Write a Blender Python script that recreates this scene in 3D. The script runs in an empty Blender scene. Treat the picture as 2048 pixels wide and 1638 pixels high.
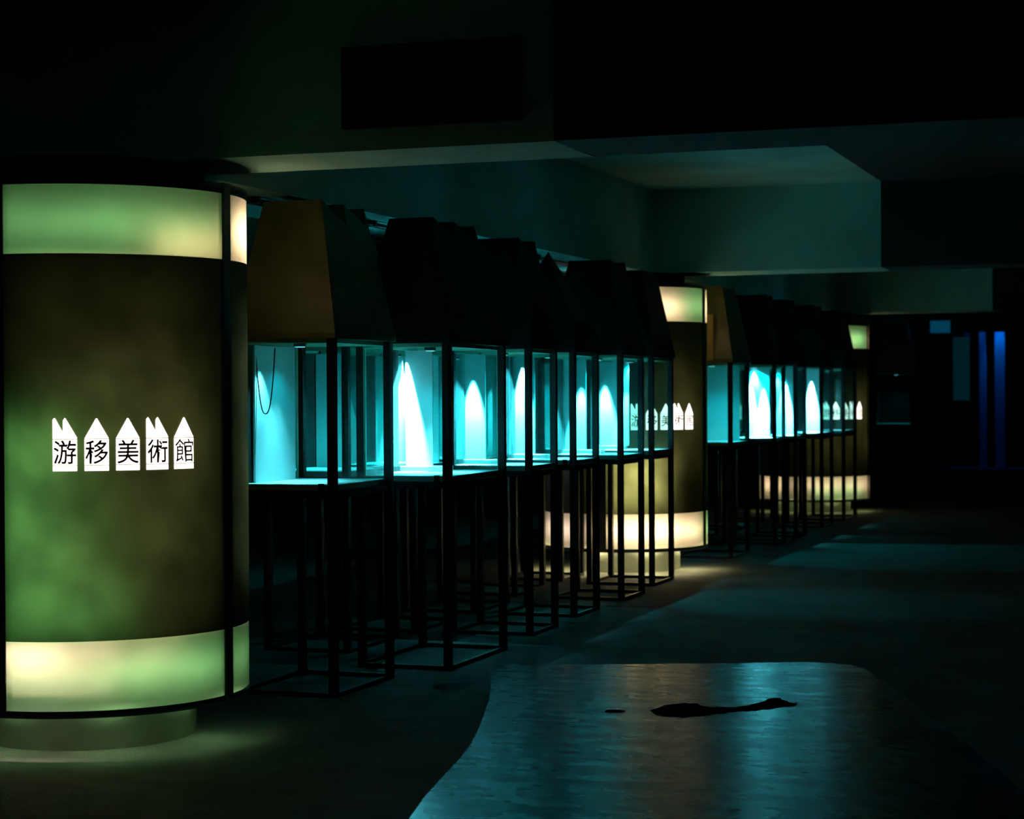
import bpy, bmesh, math, random
from mathutils import Vector, Matrix
C = bpy.context.scene.collection
scene = bpy.context.scene
random.seed(7)

# ------------------------------------------------------------------ camera, world, exposure
FPX, YAW, PITCH, ROLL = 3916.5, 0.338905, 0.007512, -0.005402
CAM = Vector((0, 0, 1.5))
F = Vector((-math.sin(YAW)*math.cos(PITCH), math.cos(YAW)*math.cos(PITCH), -math.sin(PITCH)))
R0 = Vector((math.cos(YAW), math.sin(YAW), 0)); U0 = R0.cross(F)
RV = R0*math.cos(ROLL) + U0*math.sin(ROLL); UV = U0*math.cos(ROLL) - R0*math.sin(ROLL)
cd = bpy.data.cameras.new('camera'); cam = bpy.data.objects.new('camera', cd); C.objects.link(cam)
m = Matrix.Identity(4)
for i in range(3):
    m[i][0], m[i][1], m[i][2], m[i][3] = RV[i], UV[i], -F[i], CAM[i]
cam.matrix_world = m
cd.sensor_width = 36; cd.lens = FPX*36/2048; cd.clip_start = .05; cd.clip_end = 200
cd.dof.use_dof = True; cd.dof.focus_distance = 9.6; cd.dof.aperture_fstop = 3.6
scene.camera = cam
w = bpy.data.worlds.new('world'); scene.world = w; w.use_nodes = True
w.node_tree.nodes['Background'].inputs[0].default_value = (.02, .6, .5, 1)
w.node_tree.nodes['Background'].inputs[1].default_value = 0.0006
scene.view_settings.view_transform = 'Standard'; scene.view_settings.look = 'None'
scene.view_settings.exposure = 0; scene.view_settings.gamma = 1
scene.view_settings.use_curve_mapping = False

TEAL = (.0, .70, .80)         # cold flood light in the cases
WHITE = (.19, .80, .97)       # the narrow beams
K_BEAM, K_FLOOD = .58, .40    # overall gains of the lamps in the cases

# ------------------------------------------------------------------ materials
def mat(name, col, rough=.6, metal=0., spec=.5, noise=0., nscale=6., bump=0., bscale=40., emit=None, estr=0.):
    ma = bpy.data.materials.new(name); ma.use_nodes = True
    nt = ma.node_tree; b = nt.nodes['Principled BSDF']
    b.inputs['Base Color'].default_value = (*col, 1); b.inputs['Roughness'].default_value = rough
    b.inputs['Metallic'].default_value = metal; b.inputs['Specular IOR Level'].default_value = spec
    if noise or bump:
        tc = nt.nodes.new('ShaderNodeTexCoord')
    if noise:
        n = nt.nodes.new('ShaderNodeTexNoise'); n.inputs['Scale'].default_value = nscale; n.inputs['Detail'].default_value = 6
        nt.links.new(tc.outputs['Object'], n.inputs['Vector'])
        r = nt.nodes.new('ShaderNodeMapRange'); r.inputs['From Min'].default_value = .3; r.inputs['From Max'].default_value = .7
        r.inputs['To Min'].default_value = 1-noise; r.inputs['To Max'].default_value = 1+noise
        nt.links.new(n.outputs['Fac'], r.inputs['Value'])
        mx = nt.nodes.new('ShaderNodeMix'); mx.data_type = 'RGBA'; mx.blend_type = 'MULTIPLY'; mx.inputs['Factor'].default_value = 1
        mx.inputs['A'].default_value = (*col, 1); nt.links.new(r.outputs['Result'], mx.inputs['B'])
        nt.links.new(mx.outputs['Result'], b.inputs['Base Color'])
    if bump:
        n2 = nt.nodes.new('ShaderNodeTexNoise'); n2.inputs['Scale'].default_value = bscale; n2.inputs['Detail'].default_value = 5
        nt.links.new(tc.outputs['Object'], n2.inputs['Vector'])
        bp = nt.nodes.new('ShaderNodeBump'); bp.inputs['Strength'].default_value = bump; bp.inputs['Distance'].default_value = .01
        nt.links.new(n2.outputs['Fac'], bp.inputs['Height']); nt.links.new(bp.outputs['Normal'], b.inputs['Normal'])
    if emit:
        b.inputs['Emission Color'].default_value = (*emit, 1); b.inputs['Emission Strength'].default_value = estr
    return ma

def translucent(name, col_t, col_d, fac_t, rough=.5, noise=.0, spots=False):
    """thin diffusing sheet: light passes from behind, some bounces off the front"""
    ma = bpy.data.materials.new(name); ma.use_nodes = True; nt = ma.node_tree
    nt.nodes.remove(nt.nodes['Principled BSDF']); out = nt.nodes['Material Output']
    t = nt.nodes.new('ShaderNodeBsdfTranslucent'); t.inputs['Color'].default_value = (*col_t, 1)
    d = nt.nodes.new('ShaderNodeBsdfDiffuse'); d.inputs['Color'].default_value = (*col_d, 1)
    g = nt.nodes.new('ShaderNodeBsdfGlossy'); g.inputs['Roughness'].default_value = rough
    g.inputs['Color'].default_value = (.7, .75, .7, 1)
    mx = nt.nodes.new('ShaderNodeMixShader'); mx.inputs[0].default_value = fac_t
    nt.links.new(d.outputs[0], mx.inputs[1]); nt.links.new(t.outputs[0], mx.inputs[2])
    m2 = nt.nodes.new('ShaderNodeMixShader'); m2.inputs[0].default_value = .03
    nt.links.new(mx.outputs[0], m2.inputs[1]); nt.links.new(g.outputs[0], m2.inputs[2])
    nt.links.new(m2.outputs[0], out.inputs['Surface'])
    if noise:
        tc = nt.nodes.new('ShaderNodeTexCoord'); n = nt.nodes.new('ShaderNodeTexNoise')
        n.inputs['Scale'].default_value = 3.2; n.inputs['Detail'].default_value = 5
        nt.links.new(tc.outputs['Object'], n.inputs['Vector'])
        r = nt.nodes.new('ShaderNodeMapRange'); r.inputs['From Min'].default_value = .35; r.inputs['From Max'].default_value = .65
        r.inputs['To Min'].default_value = 1-noise; r.inputs['To Max'].default_value = 1
        nt.links.new(n.outputs['Fac'], r.inputs['Value'])
        q = nt.nodes.new('ShaderNodeMix'); q.data_type = 'RGBA'; q.blend_type = 'MULTIPLY'; q.inputs['Factor'].default_value = 1
        q.inputs['A'].default_value = (*col_t, 1); nt.links.new(r.outputs['Result'], q.inputs['B'])
        nt.links.new(q.outputs['Result'], t.inputs['Color'])
    return ma

def glass(name, tint=(.64, .965, .95)):
    ma = bpy.data.materials.new(name); ma.use_nodes = True; nt = ma.node_tree
    nt.nodes.remove(nt.nodes['Principled BSDF']); out = nt.nodes['Material Output']
    t = nt.nodes.new('ShaderNodeBsdfTransparent'); t.inputs['Color'].default_value = (*tint, 1)
    g = nt.nodes.new('ShaderNodeBsdfGlossy'); g.inputs['Roughness'].default_value = .0
    fr = nt.nodes.new('ShaderNodeFresnel'); fr.inputs['IOR'].default_value = 1.45
    mx = nt.nodes.new('ShaderNodeMixShader')
    nt.links.new(fr.outputs[0], mx.inputs[0]); nt.links.new(t.outputs[0], mx.inputs[1]); nt.links.new(g.outputs[0], mx.inputs[2])
    # a thin film of dust that catches the lamp light
    d = nt.nodes.new('ShaderNodeBsdfDiffuse'); d.inputs['Color'].default_value = (.55, .62, .6, 1)
    m2 = nt.nodes.new('ShaderNodeMixShader'); m2.inputs[0].default_value = .03
    nt.links.new(mx.outputs[0], m2.inputs[1]); nt.links.new(d.outputs[0], m2.inputs[2])
    nt.links.new(m2.outputs[0], out.inputs['Surface'])
    return ma

M = dict(
    steel=mat('black_steel', (.005, .006, .006), .5, .0, .25),
    hood=mat('hood_paint_lit', (.15, .14, .04), .42, .0, .5, noise=.25, nscale=5),  # lighter copy of the hood paint, for hoods that catch the light
    hood_shaded=mat('hood_paint_shaded', (.0035, .004, .004), .6, spec=.25, noise=.2),  # same hood paint with the shade put into its colour
    tray=mat('white_tray', (.78, .8, .78), .5, noise=.05),
    rim=mat('tray_rim', (.30, .36, .32), .5),
    glass=glass('case_glass'),
    gedge=mat('glass_edge', (.45, .85, .62), .35),
    board=mat('white_board', (.62, .84, .86), .6),
    lens=mat('lamp_lens', (.8, .8, .8), .4, emit=(.3, .9, 1.), estr=1.),
    paint=mat('painted_concrete', (.42, .80, .72), .8, noise=.18, nscale=1.3, bump=.15, bscale=25),
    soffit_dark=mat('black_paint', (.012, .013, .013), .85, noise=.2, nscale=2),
    floor=None,
    band=translucent('light_band', (1., .97, .88), (.5, .55, .45), .75, noise=.12),
    body=translucent('brown_skin', (.29, .31, .23), (.075, .066, .034), .42, noise=.35),
    frame=mat('dark_trim', (.012, .022, .02), .45, spec=.5),
    trim_blue=mat('blue_grey_trim', (.05, .09, .10), .5),
    plinth=mat('white_plaster', (.62, .64, .56), .8, noise=.18, nscale=4, bump=.3, bscale=12),
    glyph=mat('backlit_letter', (.9, .85, .8), .5, emit=(1., .86, .76), estr=2.6),
    ink=mat('letter_stroke', (.05, .035, .02), .6),
    cable=mat('black_cable', (.01, .012, .012), .5),
    lit_patch=mat('lit_patch_amber', (.42, .30, .08), .6),  # lighter brown for the lit area of a hood, light as colour
    far=mat('far_wall', (.05, .06, .065), .8),
    pillar=mat('pale_pillar', (.6, .65, .7), .6),
    signboard=mat('black_board', (.004, .004, .004), .7),
    signtext=mat('dim_lettering', (.014, .02, .024), .7),
    bluewin=mat('lit_window', (.1, .2, .3), .6, emit=(.0, .30, .62), estr=.13),
    bluedim=mat('dim_window', (.1, .2, .3), .6, emit=(.0, .30, .40), estr=.035),
    water=mat('water', (.002, .003, .003), .9, spec=.0),
)

def floor_mat(name, base, rough0, rough1, bump, spec=.4, ior=1.45):
    ma = bpy.data.materials.new(name); ma.use_nodes = True; nt = ma.node_tree; b = nt.nodes['Principled BSDF']
    tc = nt.nodes.new('ShaderNodeTexCoord')
    n = nt.nodes.new('ShaderNodeTexNoise'); n.inputs['Scale'].default_value = 1.7; n.inputs['Detail'].default_value = 9
    n.inputs['Roughness'].default_value = .65
    nt.links.new(tc.outputs['Object'], n.inputs['Vector'])
    cr = nt.nodes.new('ShaderNodeValToRGB')
    cr.color_ramp.elements[0].position = .3; cr.color_ramp.elements[0].color = tuple(c*.55 for c in base)+(1,)
    cr.color_ramp.elements[1].position = .7; cr.color_ramp.elements[1].color = tuple(c*1.3 for c in base)+(1,)
    nt.links.new(n.outputs['Fac'], cr.inputs['Fac']); nt.links.new(cr.outputs['Color'], b.inputs['Base Color'])
    r = nt.nodes.new('ShaderNodeMapRange'); r.inputs['From Min'].default_value = .3; r.inputs['From Max'].default_value = .7
    r.inputs['To Min'].default_value = rough0; r.inputs['To Max'].default_value = rough1
    n2 = nt.nodes.new('ShaderNodeTexNoise'); n2.inputs['Scale'].default_value = 5; n2.inputs['Detail'].default_value = 6
    mp = nt.nodes.new('ShaderNodeMapping'); mp.inputs['Scale'].default_value = (1.0, 1.6, 1)
    nt.links.new(tc.outputs['Object'], mp.inputs['Vector']); nt.links.new(mp.outputs['Vector'], n2.inputs['Vector'])
    nt.links.new(n2.outputs['Fac'], r.inputs['Value']); nt.links.new(r.outputs['Result'], b.inputs['Roughness'])
    n3 = nt.nodes.new('ShaderNodeTexNoise'); n3.inputs['Scale'].default_value = 60; n3.inputs['Detail'].default_value = 4
    nt.links.new(tc.outputs['Object'], n3.inputs['Vector'])
    bp = nt.nodes.new('ShaderNodeBump'); bp.inputs['Strength'].default_value = bump; bp.inputs['Distance'].default_value = .004
    nt.links.new(n3.outputs['Fac'], bp.inputs['Height']); nt.links.new(bp.outputs['Normal'], b.inputs['Normal'])
    b.inputs['Specular IOR Level'].default_value = spec; b.inputs['IOR'].default_value = ior
    return ma
M['floor'] = floor_mat('rough_concrete', (.075, .08, .07), .75, .95, .8, .15)
M['slab'] = floor_mat('sealed_screed', (.012, .013, .012), .22, .34, .12, .3, 1.16)

# ------------------------------------------------------------------ mesh helpers
class MB:
    def __init__(s): s.bm = bmesh.new()
    def box(s, x0, x1, y0, y1, z0, z1, mi=0):
        v = [s.bm.verts.new(p) for p in ((x0,y0,z0),(x1,y0,z0),(x1,y1,z0),(x0,y1,z0),(x0,y0,z1),(x1,y0,z1),(x1,y1,z1),(x0,y1,z1))]
        for f in ((0,3,2,1),(4,5,6,7),(0,1,5,4),(1,2,6,5),(2,3,7,6),(3,0,4,7)):
            s.bm.faces.new([v[i] for i in f]).material_index = mi
        return s
    def poly(s, pts, mi=0):
        f = s.bm.faces.new([s.bm.verts.new(p) for p in pts]); f.material_index = mi; return f
    def ring(s, prof, a0=0, a1=360, n=96, mi=0, cap=False):
        """revolve profile [(r,z)..] (closed loop) about the z axis; angle 0 = -Y, 90 = +X"""
        full = abs(a1-a0) >= 359.9; rows = []
        k = n if full else n+1
        for i in range(k):
            a = math.radians(a0+(a1-a0)*i/n)
            rows.append([s.bm.verts.new((r*math.sin(a), -r*math.cos(a), z)) for r, z in prof])
        L = len(prof)
        for i in range(n):
            A, B = rows[i], rows[(i+1) % k]
            for j in range(L):
                f = s.bm.faces.new((A[j], B[j], B[(j+1) % L], A[(j+1) % L])); f.material_index = mi; f.smooth = True
        if not full:
            s.bm.faces.new(rows[0]).material_index = mi; s.bm.faces.new(rows[-1][::-1]).material_index = mi
        return s
    def tube(s, pts, r, n=8, mi=0):
        rows = []; pts = [Vector(p) for p in pts]
        for i, p in enumerate(pts):
            d = (pts[min(i+1, len(pts)-1)] - pts[max(i-1, 0)]).normalized()
            a = d.orthogonal().normalized() if i == 0 else (pa - d*pa.dot(d)).normalized()
            pa = a; b = d.cross(a)
            rows.append([s.bm.verts.new(p + (a*math.cos(2*math.pi*k/n) + b*math.sin(2*math.pi*k/n))*r) for k in range(n)])
        for i in range(len(rows)-1):
            for k in range(n):
                f = s.bm.faces.new((rows[i][k], rows[i][(k+1) % n], rows[i+1][(k+1) % n], rows[i+1][k])); f.smooth = True; f.material_index = mi
        s.bm.faces.new(rows[0][::-1]); s.bm.faces.new(rows[-1]); return s
    def build(s, name, mats, parent=None, loc=(0, 0, 0), bevel=0):
        bmesh.ops.recalc_face_normals(s.bm, faces=s.bm.faces)
        me = bpy.data.meshes.new(name); s.bm.to_mesh(me); s.bm.free()
        for k in (mats if isinstance(mats, (list, tuple)) else [mats]): me.materials.append(k)
        o = bpy.data.objects.new(name, me); C.objects.link(o); o.location = loc
        if parent: o.parent = parent
        if bevel:
            b = o.modifiers.new('bevel', 'BEVEL'); b.width = bevel; b.segments = 2; b.limit_method = 'ANGLE'
        return o

def thing(name, label, cat, loc, rz=0, group=None):
    o = bpy.data.objects.new(name, None); C.objects.link(o); o.location = loc; o.rotation_euler = (0, 0, rz)
    o.empty_display_size = .1
    o['label'] = label; o['category'] = cat
    if group: o['group'] = group
    return o
def tag(o, label, cat, group=None, kind=None):
    o['label'] = label; o['category'] = cat
    if group: o['group'] = group
    if kind: o['kind'] = kind
    return o
def struct(o): o['kind'] = 'structure'; return o

def light(name, kind, loc, energy, color, parent=None, target=None, size=.02, size_=None, **kw):
    l = bpy.data.lights.new(name, kind); l.energy = energy; l.color = color
    if kind in ('POINT', 'SPOT'): l.shadow_soft_size = size
    if size_: kw['size'] = size_
    for k, v in kw.items(): setattr(l, k, v)
    o = bpy.data.objects.new(name, l); C.objects.link(o); o.location = loc
    if target is not None:
        o.rotation_euler = (Vector(target)-Vector(loc)).to_track_quat('-Z', 'Y').to_euler()
    if parent: o.parent = parent
    return o

# ------------------------------------------------------------------ the setting
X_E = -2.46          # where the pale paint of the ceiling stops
Z_B, Z_C = 2.52, 3.22
XL, XR, Y0, Y1 = -13, 7, -3, 46
struct(MB().box(XL, XR, Y0, Y1, -.2, 0).build('floor', M['floor']))
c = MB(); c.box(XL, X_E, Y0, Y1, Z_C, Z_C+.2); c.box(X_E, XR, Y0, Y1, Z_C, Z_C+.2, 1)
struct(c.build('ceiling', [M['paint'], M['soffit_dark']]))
BEAM_Y = [(7.50, 8.06), (16.02, 16.58), (25.0, 25.56), (33.5, 34.06)]
for k, (a, b) in enumerate(BEAM_Y):
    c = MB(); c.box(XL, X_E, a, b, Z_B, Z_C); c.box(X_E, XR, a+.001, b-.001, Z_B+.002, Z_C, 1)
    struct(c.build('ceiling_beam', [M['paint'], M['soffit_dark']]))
# the long beam over the rows of cases, one length per bay
ys = [v for ab in BEAM_Y for v in ab][1:]+[Y1]
for k in range(0, len(ys), 2):
    struct(MB().box(-5.12, -4.37, ys[k], ys[k+1], Z_B, Z_C).build('ceiling_beam', M['paint']))
struct(MB().box(XL-.2, XL, Y0, Y1, 0, Z_C).build('wall_left', M['paint']))
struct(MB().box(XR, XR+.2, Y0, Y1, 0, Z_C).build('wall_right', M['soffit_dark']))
struct(MB().box(XL, XR, Y1, Y1+.2, 0, Z_C).build('wall_far', M['far']))
struct(MB().box(XL, XR, Y0-.2, Y0, 0, Z_C).build('wall_near', M['soffit_dark']))

# conduit along the soffit of the long beam
c = MB()
for x in (-4.56, -4.62): c.tube([(x, 8.1, Z_B-.02), (x, 16.0, Z_B-.02)], .012)
for y in (9, 10.5, 12, 13.5, 15): c.box(-4.64, -4.54, y, y+.03, Z_B-.035, Z_B)
tag(c.build('ceiling_conduit', M['frame']), 'thin twin conduit clipped under the long ceiling beam above the display cases', 'conduit')

# sealed part of the floor in the foreground
def smooth_poly(pts, n=6):
    out = []; L = len(pts)
    for i in range(L):
        p0, p1, p2, p3 = (Vector(pts[(i+k-1) % L]) for k in range(4))
        for t in range(n):
            t /= n
            out.append(.5*((2*p1)+(-p0+p2)*t+(2*p0-5*p1+4*p2-p3)*t*t+(-p0+3*p1-3*p2+p3)*t**3))
    return out
slab = [(-3.66,10.18),(-3.2,10.36),(-2.7,10.55),(-2.3,10.72),(-2.0,10.82),(-1.78,10.72),(-1.62,10.35),(-1.45,9.9),(-1.1,8.9),(-.6,7.4),(-.2,5.6),(-.9,4.2),(-2.1,4.6),(-2.65,6.4),(-2.95,7.8),(-3.3,9.0)]
c = MB(); P = smooth_poly(slab, 4); c.poly([(p.x, p.y, .004) for p in P]); struct(c.build('floor_screed', M['slab']))
pud = []
base = [(-2.46,8.98),(-2.36,9.2),(-2.2,9.12),(-2.06,9.22),(-1.98,9.5),(-1.9,9.38),(-1.84,9.3),(-1.98,9.08),(-2.1,8.98),(-2.2,8.84),(-2.34,8.78)]
for p in smooth_poly(base, 6):
    pud.append((p.x+random.uniform(-.012,.012), p.y+random.uniform(-.02,.02), .0048))
c = MB(); c.poly(pud); c.poly([(-2.62+.05*math.cos(a*.6)*(1+.2*math.sin(a*2)), 8.86+.05*math.sin(a*.6), .0048) for a in range(10)])
tag(c.build('damp_stain', M['water']), 'ragged dark damp stain on the shiny floor in the foreground', 'stain')

# unlit notice board on the near beam
t = thing('notice_board', 'large black notice board mounted on the face of the nearest ceiling beam', 'sign', (-2.985, 7.5, 2.61))
MB().box(-.395, .395, -.035, -.002, 0, .34).build('panel', M['signboard'], t, bevel=.004)
c = MB()
for k in range(9):
    x = -.23+k*.042
    c.box(x, x+.03, -.038, -.035, .16, .20)
c.build('lettering', M['signtext'], t)
MB().box(-.22, -.06, -.038, -.035, .10, .112).build('lettering', M['signtext'], t)
MB().box(-.25, -.16, -.038, -.035, .25, .262).build('lettering', M['signtext'], t)

# ------------------------------------------------------------------ illuminated columns
XC, RD = -4.70, .707
GLYPHS = '游移美術館'
SAW = [(0,0),(1,0),(1,.05),(.53,.96),(.50,.97),(.43,.86),(.42,.30),(.10,.96),(.06,.97),(0,.88)]
GAB = [(0,0),(1,0),(.53,.93),(.5,.95),(.47,.93)]
def bend(bm, r, a_mid, z0):
    for v in bm.verts:
        a = math.radians(a_mid)+v.co.x/r; rr = r+v.co.z
        v.co = Vector((rr*math.sin(a), -rr*math.cos(a), z0+v.co.y))
def slice_x(bm, x0, x1, n):
    for i in range(1, n):
        bmesh.ops.bisect_plane(bm, geom=bm.verts[:]+bm.edges[:]+bm.faces[:], plane_co=(x0+(x1-x0)*i/n, 0, 0), plane_no=(1, 0, 0))
def plate(pts, th=.003):
    bm = bmesh.new(); f = bm.faces.new([bm.verts.new((x, y, 0)) for x, y in pts]); f.normal_update()
    bmesh.ops.triangulate(bm, faces=[f]); 
    xs = [p[0] for p in pts]; slice_x(bm, min(xs), max(xs), 5)
    r = bmesh.ops.extrude_face_region(bm, geom=bm.faces[:])
    bmesh.ops.translate(bm, verts=[v for v in r['geom'] if isinstance(v, bmesh.types.BMVert)], vec=(0, 0, th))
    return bm
def char_mesh(ch, w, h):
    cu = bpy.data.curves.new('t', 'FONT'); cu.body = ch; cu.size = 1; cu.offset = .005 if ch == '館' else .011
    o = bpy.data.objects.new('t', cu); C.objects.link(o)
    bpy.context.view_layer.update()
    me = bpy.data.meshes.new_from_object(o.evaluated_get(bpy.context.evaluated_depsgraph_get()))
    bpy.data.objects.remove(o); bm = bmesh.new(); bm.from_mesh(me); bpy.data.meshes.remove(me)
    if not bm.verts: return bm
    xs = [v.co.x for v in bm.verts]; ys_ = [v.co.y for v in bm.verts]
    for v in bm.verts:
        v.co = Vector(((v.co.x-min(xs))/(max(xs)-min(xs))*w-w/2, (v.co.y-min(ys_))/(max(ys_)-min(ys_))*h, 0))
    slice_x(bm, -w/2, w/2, 5)
    return bm
GW, PITCHA = math.radians(7.95)*RD, 10.33
CH = {g: char_mesh(g, GW*.94, .099) for g in GLYPHS}
def bm_obj(bm, name, ma, parent):
    bmesh.ops.recalc_face_normals(bm, faces=bm.faces)
    me = bpy.data.meshes.new(name); bm.to_mesh(me); bm.free(); me.materials.append(ma)
    o = bpy.data.objects.new(name, me); C.objects.link(o); o.parent = parent; return o

def column(yc, dz, label, gain, lamps, base):
    t = thing('illuminated_column', label, 'column', (XC, yc, 0), group='round illuminated columns along the rows')
    zb0, zb1, zt0, zt1, zc = .205+dz, .492+dz, 2.092+dz, 2.378+dz, 2.43+dz
    rn = .47
    MB().ring([(rn-.03, 0), (rn, 0), (rn, zc+.0), (rn-.03, zc+.0)]).build('plastered_shaft', M['plinth'], t)
    MB().ring([(.10, zc-.02), (rn+.05, zc-.02), (rn+.05, Z_B), (.10, Z_B)]).build('capital', M['soffit_dark'], t)
    for a in (.5, 88, 180.5, 268):          # four sheets between upright seams
        a0, a1 = a+2.6, a+{.5: 84.9, 88: 89.9, 180.5: 84.9, 268: 89.9}[a]
        MB().ring([(RD-.004, zb0), (RD, zb0), (RD, zb1), (RD-.004, zb1)], a0, a1, 32).build('lower_light_band', M['band'], t)
        MB().ring([(RD-.003, zb1), (RD+.002, zb1), (RD+.002, zt0), (RD-.003, zt0)], a0, a1, 32).build('brown_skin', M['body'], t)
        MB().ring([(RD-.004, zt0), (RD, zt0), (RD, zt1), (RD-.004, zt1)], a0, a1, 32).build('upper_light_band', M['band'], t)
        MB().ring([(RD-.02, zb0-.03), (RD+.006, zb0-.03), (RD+.006, zt1+.045), (RD-.02, zt1+.045)], a-2.6, a+2.6, 4).build('upright_seam', M['frame'], t)
    MB().ring([(RD-.05, zt1), (RD+.004, zt1), (RD+.004, zt1+.042), (RD-.05, zt1+.042)]).build('top_ring', M['frame'], t)
    MB().ring([(RD-.03, zb0-.03), (RD+.004, zb0-.03), (RD+.004, zb0), (RD-.03, zb0)]).build('bottom_ring', M['trim_blue'], t)
    sh = MB()
    for z in (zb1, zt0): sh.ring([(rn+.005, z-.006), (RD-.01, z-.006), (RD-.01, z+.006), (rn+.005, z+.006)])
    sh.build('inner_shelf', M['plinth'], t)
    MB().ring([(rn+.005, zt1+.01), (RD-.045, zt1+.01), (RD-.045, zt1+.02), (rn+.005, zt1+.02)]).build('lid', M['frame'], t)
    # backlit lettering: five little houses, each with one character
    z0 = 1.196+dz*.6
    for k, g in enumerate(GLYPHS):
        am = 24.0+k*PITCHA; hw = GW/2
        roof = SAW if g in '游術' else GAB
        bm = plate([(-hw+u*GW, .133+v*.088) for u, v in roof]); bend(bm, RD+.003, am, z0)
        h = bm_obj(bm, 'letter_roof', M['glyph'], t)
        bm = plate([(-hw, .0245), (hw, .0245), (hw, .130), (-hw, .130)]); bend(bm, RD+.003, am, z0)
        p = bm_obj(bm, 'letter_plate', M['glyph'], t)
        bm = CH[g].copy()
        for v in bm.verts: v.co.y += .028; v.co.z = .0045
        bend(bm, RD+.003, am, z0); bm_obj(bm, 'character', M['ink'], p)
        bm = plate([(-hw, 0), (hw, 0), (hw, .0215), (-hw, .0215)]); bend(bm, RD+.003, am, z0)
        bm_obj(bm, 'letter_foot', M['glyph'], t)
    for a, z, r, e, col, sx, sy in lamps:
        a = math.radians(a); p = Vector((r*math.sin(a), -r*math.cos(a), z+dz))
        light('column_lamp', 'AREA', p, e*gain, col, t, (p.x*2, p.y*2, p.z), shape='RECTANGLE', size_=sx, size_y=sy)
    for a in (-60, -10, 40, 90):
        a = math.radians(a); p = Vector((.585*math.sin(a), -.585*math.cos(a), zb0+.03))
        light('base_lamp', 'AREA', p, base[0], base[1], t, (p.x, p.y, 0), shape='RECTANGLE', size_=.1, size_y=.1)
    return t
GREEN, PEACH, WARM = (.34, 1., .38), (1., .74, .50), (1., .84, .42)
# angle, height, radius, power, colour, width, height of each tube between shaft and skin
L1 = [(12, .455, .60, 12., (1., .80, .60), .22, .02), (20, .34, .52, .35, GREEN, .4, .06), (60, .36, .52, .55, GREEN, .4, .06), (100, .36, .53, .16, GREEN, .2, .1), (42, .45, .54, .25, PEACH, .4, .02),
      (20, 2.22, .5, .45, GREEN, .4, .16), (60, 2.22, .5, .45, GREEN, .4, .16), (70, 2.115, .58, .35, WARM, .3, .03), (112, 2.22, .58, 2.6, PEACH, .3, .16),
      (12, 1.0, .52, 19.0, GREEN, .16, .8), (22, .60, .52, 6., GREEN, .3, .1), (45, 1.1, .5, 9., (1., .92, .45), .6, 1.1), (40, 1.8, .5, 1.4, WARM, .7, .4), (112, 1.3, .55, 4.5, (.8, 1., .8), .2, 1.2),
      (-50, .36, .52, .4, GREEN, .4, .06), (-50, 2.22, .52, .4, GREEN, .4, .1),
      (150, 2.22, .56, .6, WARM, .4, .16), (150, 1.4, .54, 2.2, WARM, .4, 1.)]
L2 = [(25, .35, .56, 7., PEACH, .4, .1), (62, .35, .54, 1.4, PEACH, .3, .1), (-35, .35, .54, 1.0, (1, .75, .7), .4, .1), (100, .35, .55, .4, GREEN, .2, .1),
      (40, 2.2, .55, 1.6, PEACH, .3, .12), (74, 2.24, .5, .5, GREEN, .2, .1), (0, 2.2, .5, 1., PEACH, .4, .1), (112, 2.22, .58, 3.0, PEACH, .3, .16),
      (150, 2.22, .56, .8, WARM, .4, .16), (150, 1.6, .54, 3., WARM, .4, .8),
      (24, .75, .54, 42., WARM, .3, .4), (55, 1.3, .5, 5., WARM, .4, .9), (-35, .9, .52, 1.6, (.5, .45, 1), .3, .6), (112, 1.2, .55, 2., GREEN, .2, 1.2)]
L3 = [(20, .42, .54, .8, PEACH, .4, .06), (62, .42, .54, .6, PEACH, .3, .06), (40, .3, .54, .4, GREEN, .6, .06), (-35, .40, .54, .9, PEACH, .4, .06), (100, .38, .55, .9, PEACH, .2, .1),
      (60, 2.2, .55, .6, GREEN, .3, .12), (30, 2.12, .5, .6, PEACH, .4, .04), (110, 2.2, .56, 1.6, PEACH, .3, .16),
      (20, 1.1, .5, 4., WARM, .4, 1.), (70, 1.2, .5, 4., WARM, .3, 1.), (112, 1.2, .55, 4., GREEN, .2, 1.2)]
column(7.63, 0, 'nearest round column with glowing green bands and five backlit characters, at the left edge', 1., L1, (.6, (.5, .95, .42)))
column(16.26, .012, 'middle round column whose lowest band glows almost white behind the thin case legs', 1., L2, (4.5, (1., .85, .42)))
column(24.90, -.035, 'farthest and smallest round column with pale bands, at the end of the second row', 1., L3, (.8, (.8, .9, .35)))

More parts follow.
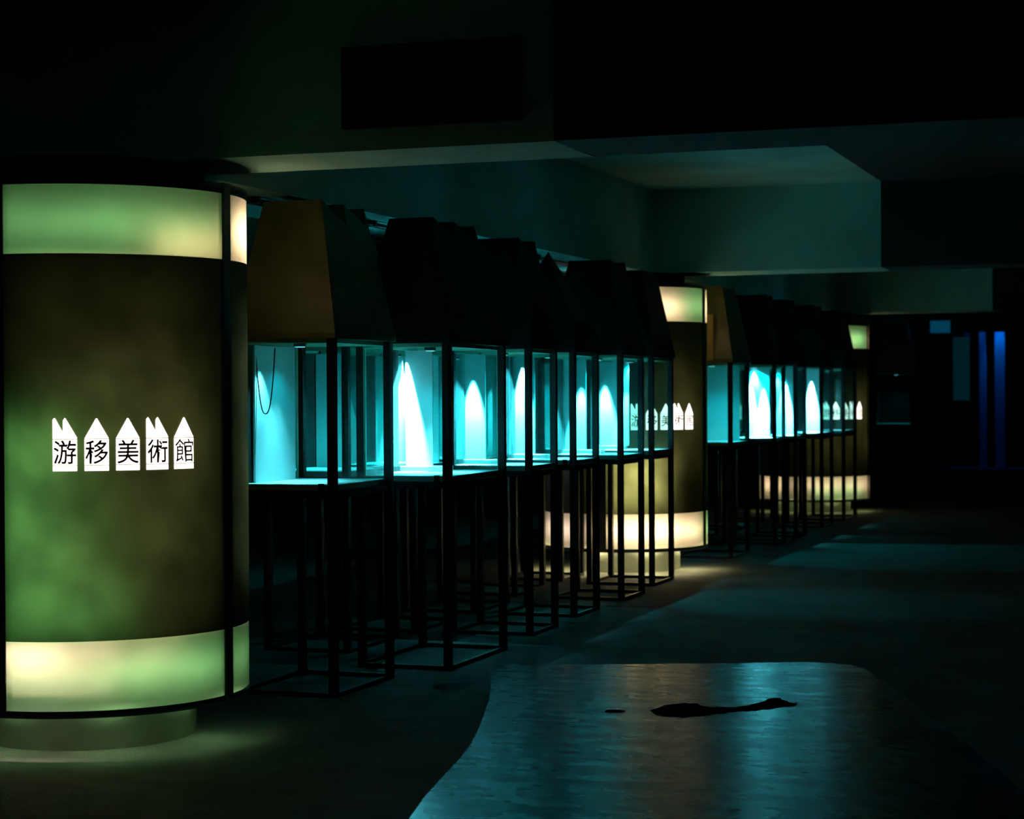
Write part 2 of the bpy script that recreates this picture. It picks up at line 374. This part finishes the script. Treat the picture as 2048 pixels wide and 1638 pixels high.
# ------------------------------------------------------------------ display cases
ZT0, ZT1, ZG0, ZH = .990, 1.027, 1.058, 1.785
def hood_mesh(W, L, style, n, t=.125):
    b = MB(); hw, hl = W/2+.012, L/2+.012; z0, z1 = ZH, ZH+.03
    if style == 'spire':
        zs = 2.0
        b.box(-hw, hw, -hl, hl, z0, z1)
        lo = [(-hw, -hl, z1), (hw, -hl, z1), (hw, hl, z1), (-hw, hl, z1)]
        mi = [(-hw+.04, -hl+.04, zs), (hw-.04, -hl+.04, zs), (hw-.04, hl-.04, zs), (-hw+.04, hl-.04, zs)]
        ap = (0, 0, 2.485)
        for i in range(4):
            j = (i+1) % 4; b.poly([lo[i], lo[j], mi[j], mi[i]]); b.poly([mi[i], mi[j], ap])
        return b
    zv, zr = 2.375, 2.485
    if style == 'flat': zv = zr = 2.475
    b.box(-hw, hw, -hl, hl, z0, z1)
    # side slope continues up to the ridges; the top is cut into n saw teeth across the row
    def half(z): k = (z-z1)/(2.485-z1); return hw-t*k, hl-t*k
    lo = [(-hw, -hl, z1), (hw, -hl, z1), (hw, hl, z1), (-hw, hl, z1)]
    xv, yv = half(zv); xr, yr = half(zr)
    top = [(-xv, -yv, zv), (xv, -yv, zv), (xv, yv, zv), (-xv, yv, zv)]
    for i in range(4):
        j = (i+1) % 4; b.poly([lo[i], lo[j], top[j], top[i]])
    b.poly(top)
    if style == 'saw':
        for k in range(n):
            ya = -yv+2*yv*k/n; yb = -yv+2*yv*(k+1)/n
            yt = ya+(yr-yv if k == 0 else 0)*-1 if k == 0 else ya
            A = [(-xv, ya, zv), (xv, ya, zv), (xr, yt, zr), (-xr, yt, zr)]
            B = [(-xv, yb, zv), (xv, yb, zv)]
            b.poly(A); b.poly([A[3], A[2], B[1], B[0]]); b.poly([A[0], A[3], B[0]]); b.poly([A[1], B[1], A[2]])
        # last upright tooth at the far end
        A = [(-xv, yv, zv), (xv, yv, zv), (xr, yr, zr), (-xr, yr, zr)]; yb = yv-.06
        b.poly(A); b.poly([A[3], A[2], (xv, yb, zv), (-xv, yb, zv)]); b.poly([A[0], A[3], (-xv, yb, zv)]); b.poly([A[1], (xv, yb, zv), A[2]])
    return b

CYCLE = {}
def case(label, x, y0, y1, W=.55, style='saw', n=1, lit='hood', lamp=(0, 0), beam=1., flood=1., group=None, lock=False, rz=0., ang=56, taper=.125, soffit_fill=0, fang=112, spill=0):
    """x = outer face towards the aisle; y0, y1 = near and far faces"""
    L = y1-y0; t = thing('display_case', label, 'display case', (x-W/2, (y0+y1)/2, 0), 0, group or 'legged glass display cases with hoods in two long rows')
    hw, hl, p = W/2, L/2, .04
    for sx in (-1, 1):
        for sy in (-1, 1):
            a, b_ = sx*(hw-p/2), sy*(hl-p/2)
            MB().box(a-p/2, a+p/2, b_-p/2, b_+p/2, 0, ZH).build('leg', M['steel'], t)
    c = MB(); q = .022
    for z0, z1, r in ((.0, .022, q), (ZT0, ZT1, p)):
        c = MB()
        c.box(-hw+p, hw-p, -hl, -hl+r, z0, z1); c.box(-hw+p, hw-p, hl-r, hl, z0, z1)
        c.box(-hw, -hw+r, -hl+p, hl-p, z0, z1); c.box(hw-r, hw, -hl+p, hl-p, z0, z1)
        c.build('base_frame' if z0 == 0 else 'table_frame', M['steel'], t)
    g = bpy.data.objects.new('vitrine', None); C.objects.link(g); g.parent = t; g.rotation_euler = (0, 0, rz)
    i = .018; X, Y = hw-i, hl-i
    c = MB(); c.box(-X, X, -Y, Y, ZT1, ZG0-.004); c.box(-X, X, -Y, Y, ZG0-.004, ZG0, 1)
    c.build('tray', [M['rim'], M['tray']], g)
    c = MB(); e = .012
    for a, b_, d, f in ((-X+e, -Y+.002, X-e, -Y+.002), (-X+e, Y-.002, X-e, Y-.002), (-X+.002, -Y+e, -X+.002, Y-e), (X-.002, -Y+e, X-.002, Y-e)):
        c.poly([(a, b_, ZG0), (d, f, ZG0), (d, f, ZH-.022), (a, b_, ZH-.022)])
    c.build('glass_pane', M['glass'], g)
    c = MB()
    for sx in (-1, 1):
        for sy in (-1, 1):
            xa, ya = sx*(X-e/2), sy*(Y-e/2); c.box(xa-e/2, xa+e/2, ya-e/2, ya+e/2, ZG0, ZH-.022)
    for (a, b_, d, f) in ((-X, X, -Y, -Y+e), (-X, X, Y-e, Y), (-X, -X+e, -Y+e, Y-e), (X-e, X, -Y+e, Y-e)): c.box(a, b_, d, f, ZH-.022, ZH)
    c.build('glass_edge', M['gedge'], g)
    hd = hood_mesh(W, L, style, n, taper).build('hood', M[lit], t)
    lx, ly = lamp
    # lamp hangs just below the lid of the glass box
    c = MB().ring([(.0005, ZH-.030), (.034, ZH-.030), (.034, ZH-.0005), (.0005, ZH-.0005)], n=20)
    lm = c.build('lamp', M['steel'], t, (lx, ly, 0))
    MB().ring([(.0005, ZH-.0335), (.026, ZH-.0335), (.026, ZH-.0305), (.0005, ZH-.0305)], n=20).build('lens', M['lens'], lm)
    zl = ZH-.037
    if beam: light('lamp_beam', 'SPOT', (lx, ly, zl), 200*beam*K_BEAM, WHITE, t, (lx, ly, 0), size=.01, spot_size=math.radians(ang), spot_blend=.8)
    if flood: light('lamp_flood', 'SPOT', (lx, ly, zl), 40*flood*K_FLOOD, TEAL, t, (lx, ly, 0), size=.015, spot_size=math.radians(fang), spot_blend=1.)
    if spill: light('lamp_spill', 'SPOT', (lx, ly, zl), abs(spill), TEAL, t, (lx+math.copysign(1.3, spill), ly, .0), size=.012, spot_size=math.radians(64), spot_blend=.9)
    if soffit_fill:  # added fill to brighten the soffit, its housing made up
        sx = hw-.115
        b = MB().box(sx-.012, sx+.02, -hl+.12, hl-.12, 2.28, 2.30).build('soffit_fill_body', M['steel'], t)
        light('soffit_fill_light', 'AREA', (sx+.01, 0, 2.303), soffit_fill, (.02, .62, .80), t, (sx+.06, 0, 3.3), shape='RECTANGLE', size_=.015, size_y=L-.26)
    if lock:
        c = MB().box(hw-.085, hw-.055, -hl-.014, -hl-.001, ZT1-.015, ZG0+.005); c.tube([(hw-.07, -hl-.018, ZG0-.008), (hw-.07, -hl, ZG0-.008)], .014, 12)
        c.build('lock', M['steel'], t, bevel=.002)
    return t

FRONT = [  # x, y0, y1, style, n, rz, label
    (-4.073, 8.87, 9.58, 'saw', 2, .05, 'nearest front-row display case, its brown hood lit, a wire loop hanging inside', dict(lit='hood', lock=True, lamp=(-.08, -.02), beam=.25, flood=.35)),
    (-3.884, 9.95, 10.84, 'saw', 2, .05, 'second front-row display case, standing furthest out into the aisle with a long glass side', dict(lit='hood_shaded', lock=True, lamp=(-.02, .0), beam=.8, flood=.7, taper=.155)),
    (-3.948, 11.51, 12.01, 'saw', 1, .03, 'third front-row display case, just behind the one standing furthest out into the aisle', dict(lit='hood_shaded', beam=.7, flood=.7)),
    (-3.993, 12.56, 13.08, 'spire', 1, .02, 'front-row display case whose shaded hood rises to a single sharp point', dict(lit='hood_shaded', lock=True, beam=.8, flood=.7)),
    (-3.985, 13.67, 14.22, 'saw', 1, 0, 'fifth front-row display case, between the pointed-hood case and the last one before the middle column', dict(lit='hood_shaded', beam=.4, flood=1.5, spill=60)),
    (-4.060, 14.79, 15.38, 'flat', 1, 0, 'last front-row display case, flat shaded hood right before the middle column', dict(lit='hood_shaded', beam=.5, flood=1.1, spill=5)),
]
for x, a, b, st, n, rz, lab, kw in FRONT:
    case(lab, x+.02, a-.02, b+.02, style=st, n=n, rz=rz, **kw)

BACK = [
    (-4.70, 10.43, 11.15, 'saw', 1, 'nearest back-row display case, seen dimly behind the nearest front case', dict(beam=.3, flood=.5)),
    (-4.70, 11.46, 12.12, 'flat', 1, 'second back-row display case, its white board meeting the big white cone of light', dict(beam=.5, flood=1.2)),
    (-4.72, 12.59, 13.25, 'flat', 1, 'third back-row display case, a plain teal-lit board behind the narrow pointed light', dict(beam=.3, flood=1.2)),
    (-4.84, 13.77, 14.42, 'flat', 1, 'fourth back-row display case, hidden but for legs and teal glass behind the pointed-hood case', dict(beam=.3, flood=1.2)),
    (-4.86, 14.95, 15.50, 'flat', 1, 'last back-row display case, closest to the left flank of the middle column', dict(beam=.3, flood=1.)),
]
for x, a, b, st, n, lab, kw in BACK:
    case(lab, x+.02, a-.02, b+.02, style=st, n=n, lit='hood_shaded', soffit_fill=.5, spill=-60, **kw)

ROW2 = [
    (-4.04, 17.42, 18.12, 'saw', 1, 'first display case past the middle column, brown hood lit with a lighter square on it', dict(lit='hood', flood=.8, beam=.12, spill=60)),
    (-4.00, 19.17, 19.62, 'saw', 1, 'second case past the middle column, its glass showing two white peaks of light', dict(lit='hood_shaded', flood=1.2, spill=70)),
    (-4.00, 20.23, 20.72, 'saw', 1, 'third display case past the middle column in the far front row', dict(lit='hood_shaded', flood=.9)),
    (-4.00, 21.71, 22.33, 'saw', 1, 'fourth display case past the middle column, near the farthest column', dict(lit='hood_shaded', flood=.7)),
    (-3.97, 22.95, 23.75, 'flat', 1, 'last display case before the farthest column, letters glowing through its glass', dict(lit='hood_shaded', flood=.5, beam=.2)),
]
for k, (x, a, b, st, n, lab, kw) in enumerate(ROW2):
    t = case(lab, x+.02, a-.02, b+.02, style=st, n=n, **kw)
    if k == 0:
        MB().box(-.27, .11, -.392, -.386, 1.80, 2.22).build('lit_hood_patch', M['lit_patch'], t)  # thin plate painted as the lit part of the hood face
ROW2B = [
    (-4.80, 18.35, 18.9, 'far back-row display case just beyond the middle column', dict(flood=.8, beam=.0)),
    (-4.80, 19.6, 20.15, 'far back-row display case behind the one with two white peaks of light', dict(flood=.8, beam=.3)),
    (-4.80, 21.0, 21.55, 'far back-row display case between the two farther columns, in the middle', dict(flood=.8, beam=.3)),
    (-4.80, 22.4, 22.95, 'farthest back-row display case before the last column', dict(flood=.6, beam=.2)),
]
for r in ROW2B: case(r[3], r[0], r[1], r[2], style='flat', lit='hood_shaded', spill=-40, **r[4])
case('lone dim display case standing beyond the farthest column at the right', -3.86, 28.0, 28.55, style='flat', lit='hood', flood=.3, beam=0.)

# ------------------------------------------------------------------ things inside the cases
def upright_board(label, x0, x1, y, top=1.760, z0=ZG0, th=.012, peaks=(), group=None, ang=30, side=False):
    """upright sheet across the case (or along it, when side) with the lamps that rake down its face"""
    if side: p = MB().box(x0-th/2, x0+th/2, y, x1, z0, top)
    else: p = MB().box(x0, x1, y-th/2, y+th/2, z0, top)
    p = p.build('exhibit_board', M['board'], bevel=.002)
    for f, s_, e in peaks:
        x, yy = (x0+s_+th/2, y+f*(x1-y)) if side else (x0+f*(x1-x0), y-th/2-s_)
        light('board_lamp', 'SPOT', (x, yy, ZH-.037), e*1700, WHITE, None, (x, yy, 0), size=.006, spot_size=math.radians(ang), spot_blend=.6)
    return tag(p, label, 'board', group or 'upright boards inside the display cases')
def block(label, x0, x1, y0, y1, h=.03):
    p = MB().box(x0, x1, y0, y1, ZG0, ZG0+h).build('plinth_block', M['tray'], bevel=.002)
    return tag(p, label, 'plinth', 'low white plinths under the boards')
H = ZG0+.03
block('low white plinth under the widest blazing white board', -4.40, -4.13, 10.52, 10.68)
upright_board('widest blazing white board, in the case furthest out into the aisle', -4.395, -4.225, 10.6, z0=H, peaks=[(.05, .02, 3.)])
block('low white plinth stepped to the right under the sharply pointed white light', -4.49, -4.20, 11.70, 11.80)
upright_board('narrow white board with a sharply pointed light on it, left of the third glass corner', -4.485, -4.32, 11.75, z0=H, peaks=[(.5, .045, 1.3)])
block('low white plinth in the case with the pointed hood', -4.52, -4.25, 12.80, 12.90)
upright_board('narrow white board in the case with the pointed hood, cut by a black post', -4.52, -4.36, 12.85, z0=H, peaks=[(.45, .02, 2.)])
block('low white plinth in the fifth front-row case', -4.51, -4.2, 13.90, 14.0)
upright_board('narrow pale blue board in the fifth front-row case', -4.505, -4.33, 13.95, z0=H, peaks=[(.8, .055, .7)])
block('low white plinth in the last front-row case before the middle column', -4.57, -4.36, 15.05, 15.15)
upright_board('wider pale blue board in the last front-row case, beside the glowing letters', -4.575, -4.33, 15.1, z0=H, peaks=[(.2, .05, .8), (.95, .06, .4)])
upright_board('teal-lit sheet along the left glass of the nearest case, behind the wire loop', -4.555, 9.44, 8.97, side=True, peaks=[(.10, .07, .022)], ang=60)
upright_board('teal-lit board at the far side of the nearest back-row case', -5.20, -4.98, 11.09)
upright_board('white board of the second back-row case, its right edge hidden by a black leg', -5.19, -4.74, 12.0, peaks=[(.45, .03, 1.6)])
upright_board('dim teal board of the third back-row case', -5.21, -4.76, 13.16)
upright_board('dim teal board of the fourth back-row case', -5.33, -4.88, 14.35)
upright_board('dim teal board of the last back-row case', -5.35, -4.90, 15.43)
upright_board('plain teal-lit board in the first case past the middle column', -4.54, -4.10, 18.06)
upright_board('broad board with two white peaks of light, second case past the middle column', -4.34, -4.10, 19.42, peaks=[(.2, .03, 1.6), (.75, .04, 1.6)], ang=22)
upright_board('slim white board in the third case past the middle column', -4.26, -4.08, 20.52, peaks=[(.5, .03, 1.6)], ang=26)
upright_board('slim white board in the fourth case past the middle column', -4.24, -4.06, 21.92, peaks=[(.5, .03, 1.6)], ang=26)

# wire loop hanging inside the nearest case
c = MB(); pts = []
for k in range(25):
    u = k/24*2-1
    pts.append((-4.50+.055*u, 8.99, 1.745-.335*(1-abs(u)**2.6)-.0))
c.tube(pts, .0035, 6)
tag(c.build('wire_loop', M['cable']), 'thin black wire hanging in a long loop inside the nearest display case', 'wire')

# ------------------------------------------------------------------ the far end of the hall
for x, w_, e, lab in ((-4.13, .13, 5, 'thinner dim blue pillar, left of the bright blue one at the far end'), (-3.79, .20, 26, 'bright blue-lit pillar at the far end of the hall')):
    p = MB().box(x-w_/2, x+w_/2, 39.9, 40.1, 0, Z_C).build('blue_pillar', M['pillar'], bevel=.01)
    tag(p, lab, 'pillar', 'blue-lit pillars at the far end')
    light('pillar_lamp', 'SPOT', (x, 39.70, Z_C-.1), e*1.6, (.0, .18, 1.), None, (x, 39.95, .8), size=.04, spot_size=math.radians(50), spot_blend=.8)
struct(MB().box(-3.87, -3.58, 30.0, 30.04, 2.40, 2.58).build('window_1', M['bluewin']))
struct(MB().box(-3.54, -3.30, 30.05, 30.08, 1.38, 2.33).build('window_2', M['bluedim']))
